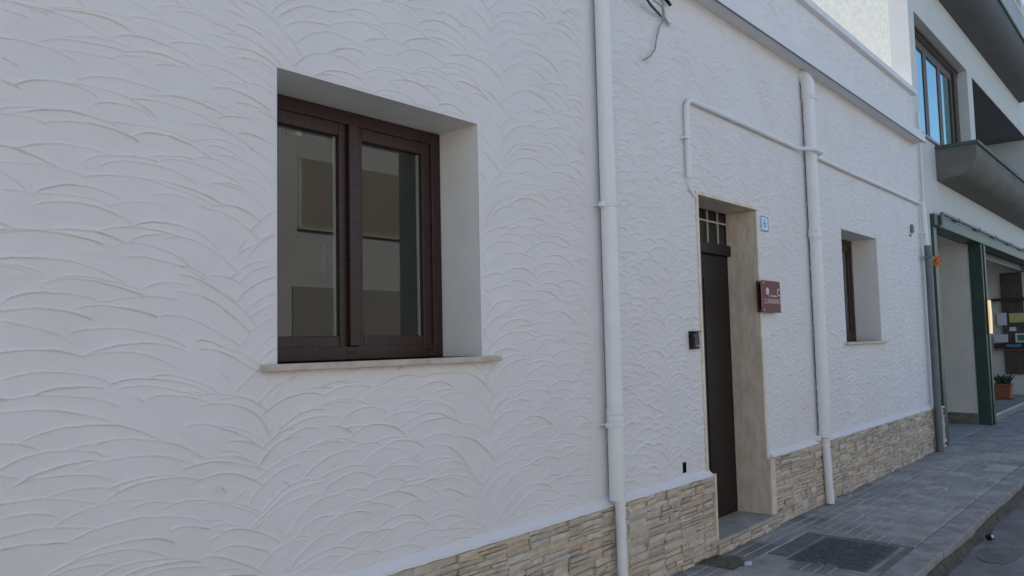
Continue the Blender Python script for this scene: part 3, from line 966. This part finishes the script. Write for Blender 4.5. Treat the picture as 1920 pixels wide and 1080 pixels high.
# sliding three-leaf window on the first floor
w = empty('window')
w.parent = nb
yw = 0.150
mb = MB().box(WB[0], WB[0] + .06, yw, yw + .09, WB[2], WB[3]).box(WB[1] - .16, WB[1], yw, yw + .09, WB[2], WB[3])
mb.box(WB[0] + .06, WB[1] - .16, yw, yw + .09, WB[3] - .10, WB[3]).box(WB[0] + .06, WB[1] - .16, yw, yw + .09, WB[2], WB[2] + .05)
mb.build('frame', M['b2wood'], w, bevel=.006)
for i, x in enumerate((WB[1] - .30, WB[1] - .22)):
    box('frame_bead', (x, x + .045, yw - .02, yw + .03, WB[2] + .03, WB[3] - .09), M['b2wood'], w, bevel=.006)
mb = MB().box(WB[0] + .05, WB[1] - .05, yw - .035, yw - .001, WB[3] - .045, WB[3] - .001).box(WB[0] + .05, WB[1] - .05, yw - .02, yw - .001, WB[3] - .085, WB[3] - .06)
mb.build('blind_guide', M['b2wood'], w)
leaf_x = [(11.40, 12.56), (12.56, 13.42), (13.42, 14.28)]
for i, (a, b) in enumerate(leaf_x):
    st = 0.095
    y0 = yw + .02
    MB().box(a + .003, a + st, y0, y0 + .035, WB[2] + .05, WB[3] - .10).box(b - st, b - .003, y0, y0 + .035, WB[2] + .05, WB[3] - .10).box(
        a + st, b - st, y0 + .002, y0 + .06, WB[2] + .05, WB[2] + .15).box(a + st, b - st, y0 + .002, y0 + .06, WB[3] - .22, WB[3] - .10).build('sash', M['b2wood'], w, bevel=.006)
    box('pane', (a + st, b - st, y0 + .012, y0 + .018, WB[2] + .15, WB[3] - .22), M['glass_up'], w)
box('sill', (WB[0] - .02, WB[1] + .03, -.035, .23, WB[2] - .032, WB[2] - .001), M['lighttile'], w)
# lower balcony: hollow planter-like trough with rounded underside and green coping
def balcony(x0, x1, zb, zt, name, material='concrete'):
    b = empty(name)
    b.parent = nb
    prof = [(0.0, zb)]
    for i in range(9):
        a = i / 8 * math.pi / 2
        prof.append((-.16 - .34 * math.sin(a), zb + .02 + .30 * (1 - math.cos(a))))
    prof += [(-.505, zt), (-.40, zt), (-.39, zb + .30), (0.0, zb + .26)]
    MB().prism_x(prof, x0, x1, 1).build('trough', M[material], b, smooth=True)
    box('end_panel', (x0 - .004, x0 + .10, -.395, -.002, zb + .2, zt), M['concrete'], b)
    MB().box(x0 - .02, x1 + .02, -.535, -.38, zt, zt + .05).box(x0 - .02, x0 + .13, -.38, -.003, zt, zt + .05).build('coping', M['capgreen'], b, bevel=.006)
    return b
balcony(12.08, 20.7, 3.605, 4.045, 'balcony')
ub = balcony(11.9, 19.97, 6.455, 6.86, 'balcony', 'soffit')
bar = MB().tube([(12.1, -.45, 6.92), (12.1, -.45, 7.55)], .008, 6).build('baluster', M['skirting'], ub)
for i in range(1, 52):
    o = bar.copy(); COL.objects.link(o); o.location.x = i * .15
MB().tube([(12.0, -.45, 7.56), (19.9, -.45, 7.56)], .022, 8).build('handrail', M['skirting'], ub, smooth=True)
box('balcony_post', (17.9, 18.1, -.40, -.02, 6.92, 9.0), M['b2'], nb)
# upper window in the storey above
w = empty('window'); w.parent = nb
mb = MB().box(UP[0], UP[0] + .1, .12, .2, UP[2], UP[3]).box(UP[1] - .1, UP[1], .12, .2, UP[2], UP[3]).box(UP[0] + .1, UP[1] - .1, .12, .2, UP[3] - .1, UP[3]).box(16.2, 16.35, .12, .2, UP[2], UP[3] - .1)
mb.build('frame', M['b2wood'], w)
box('pane', (UP[0] + .1, 16.2, .16, .166, UP[2], UP[3] - .1), M['glass_up'], w)
box('pane', (16.35, UP[1] - .1, .16, .166, UP[2], UP[3] - .1), M['glass_up'], w)

# ground floor: passage on the left, porch on the right, green steel frame
box('passage_wall', (14.52, 14.72, .13, 6, -0.1, 3.125), M['b2in'], nb)
box('passage_wall', (11.30, 11.56, .24, 6, -0.1, 3.125), M['b2in'], nb)
box('passage_wall', (11.56, 14.52, 6, 6.2, -0.1, 3.125), M['b2in'], nb)
box('passage_ceiling', (11.56, 14.52, .241, 6, 2.945, 3.12), M['b2in'], nb)
box('dado', (14.505, 14.519, .135, 6, 0.002, 0.185), M['dado'], nb)
box('porch_wall', (20.502, 20.7, .24, 4, -0.1, 3.125), M['b2in'], nb)
box('porch_wall', (14.72, 20.7, 4, 4.2, -0.1, 3.125), M['b2in'], nb)
box('porch_ceiling', (14.72, 20.5, .241, 4, 2.96, 3.12), M['b2in'], nb)
pf = box('porch_floor', (14.93, 20.49, 0.012, 4, -0.01, 0.098), M['tile'], nb)
set_tint(pf.data, (0.85, 0.8, 0.8))
box('threshold_strip', (14.96, 20.49, -0.004, 0.040, 0.0985, 0.112), M['skirting'], nb)
fl = empty('passage_floor'); fl.parent = nb
k = 0
for i in range(10):
    for j in range(4):
        x0, y0 = 11.60 + i * .295, -0.005 + j * .30
        box('floor_tile', (x0, x0 + .290, y0, y0 + .295, -.009, 0.004 + random.uniform(0, .0015)), M['lighttile'], fl)
mb = MB()
box('green_post', (11.56, 11.72, -.035, .10, 0.0, 2.925), M['green'], nb, bevel=.004)
box('green_post', (11.735, 11.765, -.015, .06, 0.0, 2.925), M['green'], nb, bevel=.004)
box('green_beam', (11.56, 20.49, -.060, .16, 2.926, 3.085), M['green'], nb, bevel=.006)
box('green_column', (14.50, 14.83, -.055, .125, 0.0, 2.925), M['green'], nb, bevel=.006)
box('green_column', (14.62, 14.66, -.075, -.056, 0.0, 2.925), M['green'], nb, bevel=.004)
box('green_column', (14.85, 14.93, -.040, .09, 0.0, 2.925), M['green'], nb, bevel=.004)
box('inner_beam', (14.94, 20.49, .20, .24, 2.80, 2.959), M['darkmetal'], nb)
# stone base strip of the neighbour next to the corner
bs = box('stone_base', (11.06, 11.555, -0.012, -.001, -0.012, 0.528), M['mortar'], nb)
cladding(bs, 11.06, 11.555, 0.0, 0.53, -0.012, False)

# grey guard pipe at the corner, white tube above it
gp = empty('corner_pipe')
tag(gp, 'grey steel pipe with white upper tube standing at the house corner', 'drainpipe')
gx, gy = 10.985, -0.085
MB().tube([(gx, gy, 0.0), (gx, gy, 1.2), (gx, gy, 2.60)], .043, 20).build('guard', M['steel'], gp, smooth=True)
MB().tube([(gx, gy + .012, 2.58), (gx, gy + .02, 2.8), (gx, gy + .03, 3.17)], .030, 16).build('tube', M['pvc'], gp, smooth=True)
mb = MB(); collar(mb, gx, gy, 2.445, .043, .035, .005); mb.box(gx - .10, gx - .05, -.09, -.05, 2.43, 2.46); mb.box(gx + .04, gx + .34, gy - .012, gy + .012, 2.435, 2.455)
mb.build('clamp', M['steel'], gp, smooth=True)
mb = MB(); collar(mb, gx, gy + .02, 2.76, .030, .02, .004); mb.box(gx - .075, gx - .03, -.075, 0.0, 2.752, 2.768); mb.build('bracket', M['pvc'], gp)

# second thin white riser just past the corner
MBt = MB().tube([(11.20, -.024, 0.56), (11.20, -.024, 1.8), (11.19, -.024, 3.09), (11.185, -.024, 4.4)], .012, 8).build('riser_cable', M['pvc'], None, smooth=True)
tag(MBt, 'thin pale cable running up the wall just past the house corner', 'cable')

ot = []
for i in range(90):
    a = i / 89 * 2 * math.pi * 3
    r = .042 + .014 * math.sin(a * 2.33)
    ot.append((11.345 + r * math.cos(a), gy - .005 + .030 * math.sin(a * 1.7), 2.425 + 1.25 * r * math.sin(a)))
tag(MB().tube(ot, .011, 8).build('orange_strap', M['orange'], smooth=True), 'knotted orange plastic strap tied to the grey pipe clamp', 'strap')

# grey cable pipe running over the green beam
cp = empty('beam_conduit')
tag(cp, 'dark grey conduit running along the top of the green beam', 'conduit')
MB().tube([(11.80, -.085, 2.945), (11.80, -.085, 3.05)] + [(11.80 + .06 * (1 - math.cos(a)), -.085, 3.05 + .06 * math.sin(a)) for a in np.linspace(.3, 1.57, 5)] + [(13, -.085, 3.112), (16, -.085, 3.108), (20.3, -.085, 3.11)], .024, 12).build('tube', M['steel'], cp, smooth=True)
MB().tube([(11.80, -.085, 2.95), (11.80, -.085, 2.932), (11.79, -.085, 2.925), (11.70, -.07, 2.92)], [.024, .026, .026, .022], 12).build('elbow', M['steel'], cp, smooth=True)
for x in (12.8, 14.2, 15.6, 17.0, 18.4):
    box('clip', (x, x + .03, -.113, -.001, 3.088, 3.138), M['steel'], cp)

# lit cream sign on the green column
ls = empty('lit_sign')
tag(ls, 'narrow glowing cream sign mounted on the green column', 'sign')
MB().prism_x([(-.080, 1.46), (-.080, 2.0), (-.098, 2.0), (-.104, 1.73), (-.098, 1.46)], 14.60, 14.78, 1).build('face', M['litsign'], ls)
box('back_box', (14.59, 14.79, -.0795, -.0755, 1.45, 2.01), M['darkmetal'], ls)

# ---- porch side wall: brown stone panel, shelves, notices, pot
box('stone_panel', (20.44, 20.501, .25, .66, 0.55, 2.80), M['brownstone'], nb)
nbd = empty('notice_rack')
tag(nbd, 'dark notice rack hung with papers on the porch wall', 'notice board')
box('rail', (20.36, 20.43, .10, .84, 2.17, 2.235), M['darkmetal'], nbd)
box('rail', (20.36, 20.43, .10, .84, 1.12, 1.235), M['darkmetal'], nbd)
box('shelf_edge', (20.35, 20.43, .10, .84, 1.075, 1.10), M['terracotta'], nbd)
box('backing', (20.42, 20.435, .10, .66, 1.24, 1.92), M['brownstone'], nbd)
for i, (a, b, c, d, k) in enumerate(((.57, .755, 1.635, 1.91, 'paper'), (.12, .52, 1.69, 1.895, 'yellowpaper'), (.57, .845, 1.255, 1.435, 'paper'),
                                     (.40, .53, 1.50, 1.59, 'paper'), (.14, .43, 1.25, 1.45, 'paper'), (.32, .61, 1.145, 1.215, 'bluepaper'))):
    x = 20.405 - i * .002 if k != 'bluepaper' else 20.352
    o = box('notice', (x - .004, x, a, b, c, d), M[k], None)
    lab = {0: 'white paper notice pinned beside the yellow one', 1: 'yellow paper notice on the porch rack', 2: 'wide white sheet on the lower shelf of the rack',
           3: 'small white card below the yellow notice', 4: 'white card with a green picture on the rack', 5: 'blue strip notice on the lower rail of the rack'}[i]
    tag(o, lab, 'notice', 'paper notices on the porch rack')
    if i == 4:
        box('picture', (x - .006, x - .0045, .17, .39, 1.285, 1.415), M['greenpaper'], o)

pot = empty('potted_plant')
tag(pot, 'terracotta trough planter with dark spiky succulent on the porch floor', 'plant')
pxm, pym, pz = 19.05, 0.50, 0.099
def frus(x, y, a0, b0, a1, b1, z0, z1):
    return MB().add([(x - a0, y - b0, z0), (x + a0, y - b0, z0), (x + a0, y + b0, z0), (x - a0, y + b0, z0), (x - a1, y - b1, z1), (x + a1, y - b1, z1), (x + a1, y + b1, z1), (x - a1, y + b1, z1)],
                    [(0, 3, 2, 1), (4, 5, 6, 7), (0, 1, 5, 4), (1, 2, 6, 5), (2, 3, 7, 6), (3, 0, 4, 7)])
frus(pxm, pym, .14, .135, .16, .155, pz + .02, pz + .27).build('pot', M['terracotta'], pot, bevel=.008)
frus(pxm, pym, .175, .17, .18, .175, pz + .271, pz + .315).build('rim', M['terracotta'], pot, bevel=.006)
frus(pxm, pym, .18, .18, .19, .19, pz, pz + .019).build('saucer', M['terracotta'], pot)
mb = MB()
for i in range(60):
    a = random.uniform(0, 6.28)
    bx, by = pxm + random.uniform(-.13, .13), pym + random.uniform(-.13, .13)
    L, tl = random.uniform(.10, .24), random.uniform(.25, .9)
    p0 = Vector((bx, by, pz + .31))
    d = Vector((math.cos(a) * tl, math.sin(a) * tl, 1)).normalized()
    mid = p0 + d * L * .55 + Vector((0, 0, .015))
    mb.tube([p0, mid, p0 + d * L], [.013, .016, .002], 5)
mb.build('leaves', M['leaf'], pot)

# ------------------------------------------------------------------ litter
def scrap(x, y, w, l, rz, label, material='paper', z=0.002, name='paper_scrap'):
    c, s = math.cos(rz), math.sin(rz)
    vs = []
    for i in range(4):
        for j in range(3):
            u, v = (i / 3 - .5) * l, (j / 2 - .5) * w
            vs.append((x + u * c - v * s, y + u * s + v * c, z + random.uniform(0.0, .35) * w * (i in (1, 2)) + .001))
    fs = [(i * 3 + j, i * 3 + j + 3, i * 3 + j + 4, i * 3 + j + 1) for i in range(3) for j in range(2)]
    o = MB().add(vs, fs).build(name, M[material])
    md = o.modifiers.new('thickness', 'SOLIDIFY'); md.thickness = .0008
    tag(o, label, 'litter', 'litter on the pavement')
scrap(4.93, -.30, .045, .085, .4, 'crumpled pale paper scrap on the mossy dirt by the step', z=0.004)
scrap(6.18, -.30, .012, .06, .9, 'thin white paper strip on the paving before the stone base')
scrap(7.55, -.10, .022, .05, .2, 'white crumpled bit of litter close to the stone base')
scrap(6.85, -.42, .015, .05, .3, 'small white scrap lying in the middle of the pavement')
scrap(6.75, -.50, .012, .045, .1, 'second small white scrap lying in the middle of the pavement')
scrap(8.35, -.72, .014, .10, .1, 'thin white stick of litter near the kerb')
scrap(7.6, -1.60, .016, .05, .1, 'white fleck of litter on the asphalt', z=-.108)
bc = empty('bottle_top')
tag(bc, 'black bottle top with white centre in the gutter', 'bottle top')
MB().tube([(6.95, -1.30, -.085), (6.935, -1.335, -.068)], [.024, .026], 14).build('cap', M['black'], bc)
MB().tube([(6.935, -1.335, -.068), (6.9335, -1.3385, -.0662)], .013, 12).build('centre', M['paper'], bc)

# ------------------------------------------------------------------ buildings across the street (seen in the glass)
def opposite(name, x0, x1, h, material, label, openings):
    b = empty(name)
    tag(b, label, 'building', 'buildings across the street')
    mb = MB().box(x0, x1, -16, -7.5, -.1, h)
    mb.build('wall', M[material], b)
    box('coping', (x0, x1, -16, -7.42, h + .001, h + .12), M['opp2'], b)
    for (a, c, d, e, k) in openings:
        f = MB()
        if k == 'shutter':
            n = max(3, int((e - d) / .05))
            for i in range(n):
                z0 = d + (e - d) * i / n
                f.add([(a, -7.50, z0), (c, -7.50, z0), (c, -7.488, z0 + .008), (a, -7.488, z0 + .008), (c, -7.486, z0 + (e - d) / n), (a, -7.486, z0 + (e - d) / n)],
                      [(1, 0, 3, 2), (2, 3, 5, 4)])
            o = f.build('shutter', M['shutter'], b)
            box('sill', (a - .08, c + .08, -7.50, -7.45, d - .05, d - .004), M['sill'], b)
            mb2 = MB().box(a - .06, a, -7.50, -7.480, d, e).box(c, c + .06, -7.50, -7.480, d, e).box(a - .06, c + .06, -7.50, -7.478, e + .001, e + .10)
            mb2.build('surround', M[material], b)
        else:
            for i in range(5):
                f.box(a + (c - a) * i / 5 + .002, a + (c - a) * (i + 1) / 5 - .002, -7.50, -7.46, d, e)
            f.build('garage_door', M['garage'], b)
    return b
opposite('house_opposite', -3.0, 10.6, 5.02, 'opp', 'ochre house across the street with roller shutter above a garage door',
         [(7.18, 9.37, 3.42, 4.52, 'shutter'), (7.0, 9.35, 0.0, 2.45, 'g'), (1.0, 2.4, 3.42, 4.52, 'shutter'), (2.6, 3.9, 1.0, 2.4, 'shutter')])
opposite('house_opposite', -30, -3.1, 5.6, 'opp2', 'long pale two storey house across the street', [(-8, -6.6, 1.0, 2.4, 'shutter'), (-12, -10.6, 1.0, 2.4, 'shutter'), (-8, -6.6, 3.8, 5.2, 'shutter'), (-12, -10.6, 3.8, 5.2, 'shutter')])
gw = empty('garden_wall')
tag(gw, 'low pale garden wall across the street', 'wall')
box('wall', (10.7, 48, -9.75, -9.5, -.1, 1.5), M['opp2'], gw)
box('coping', (10.7, 48, -9.80, -9.45, 1.501, 1.57), M['opp'], gw)
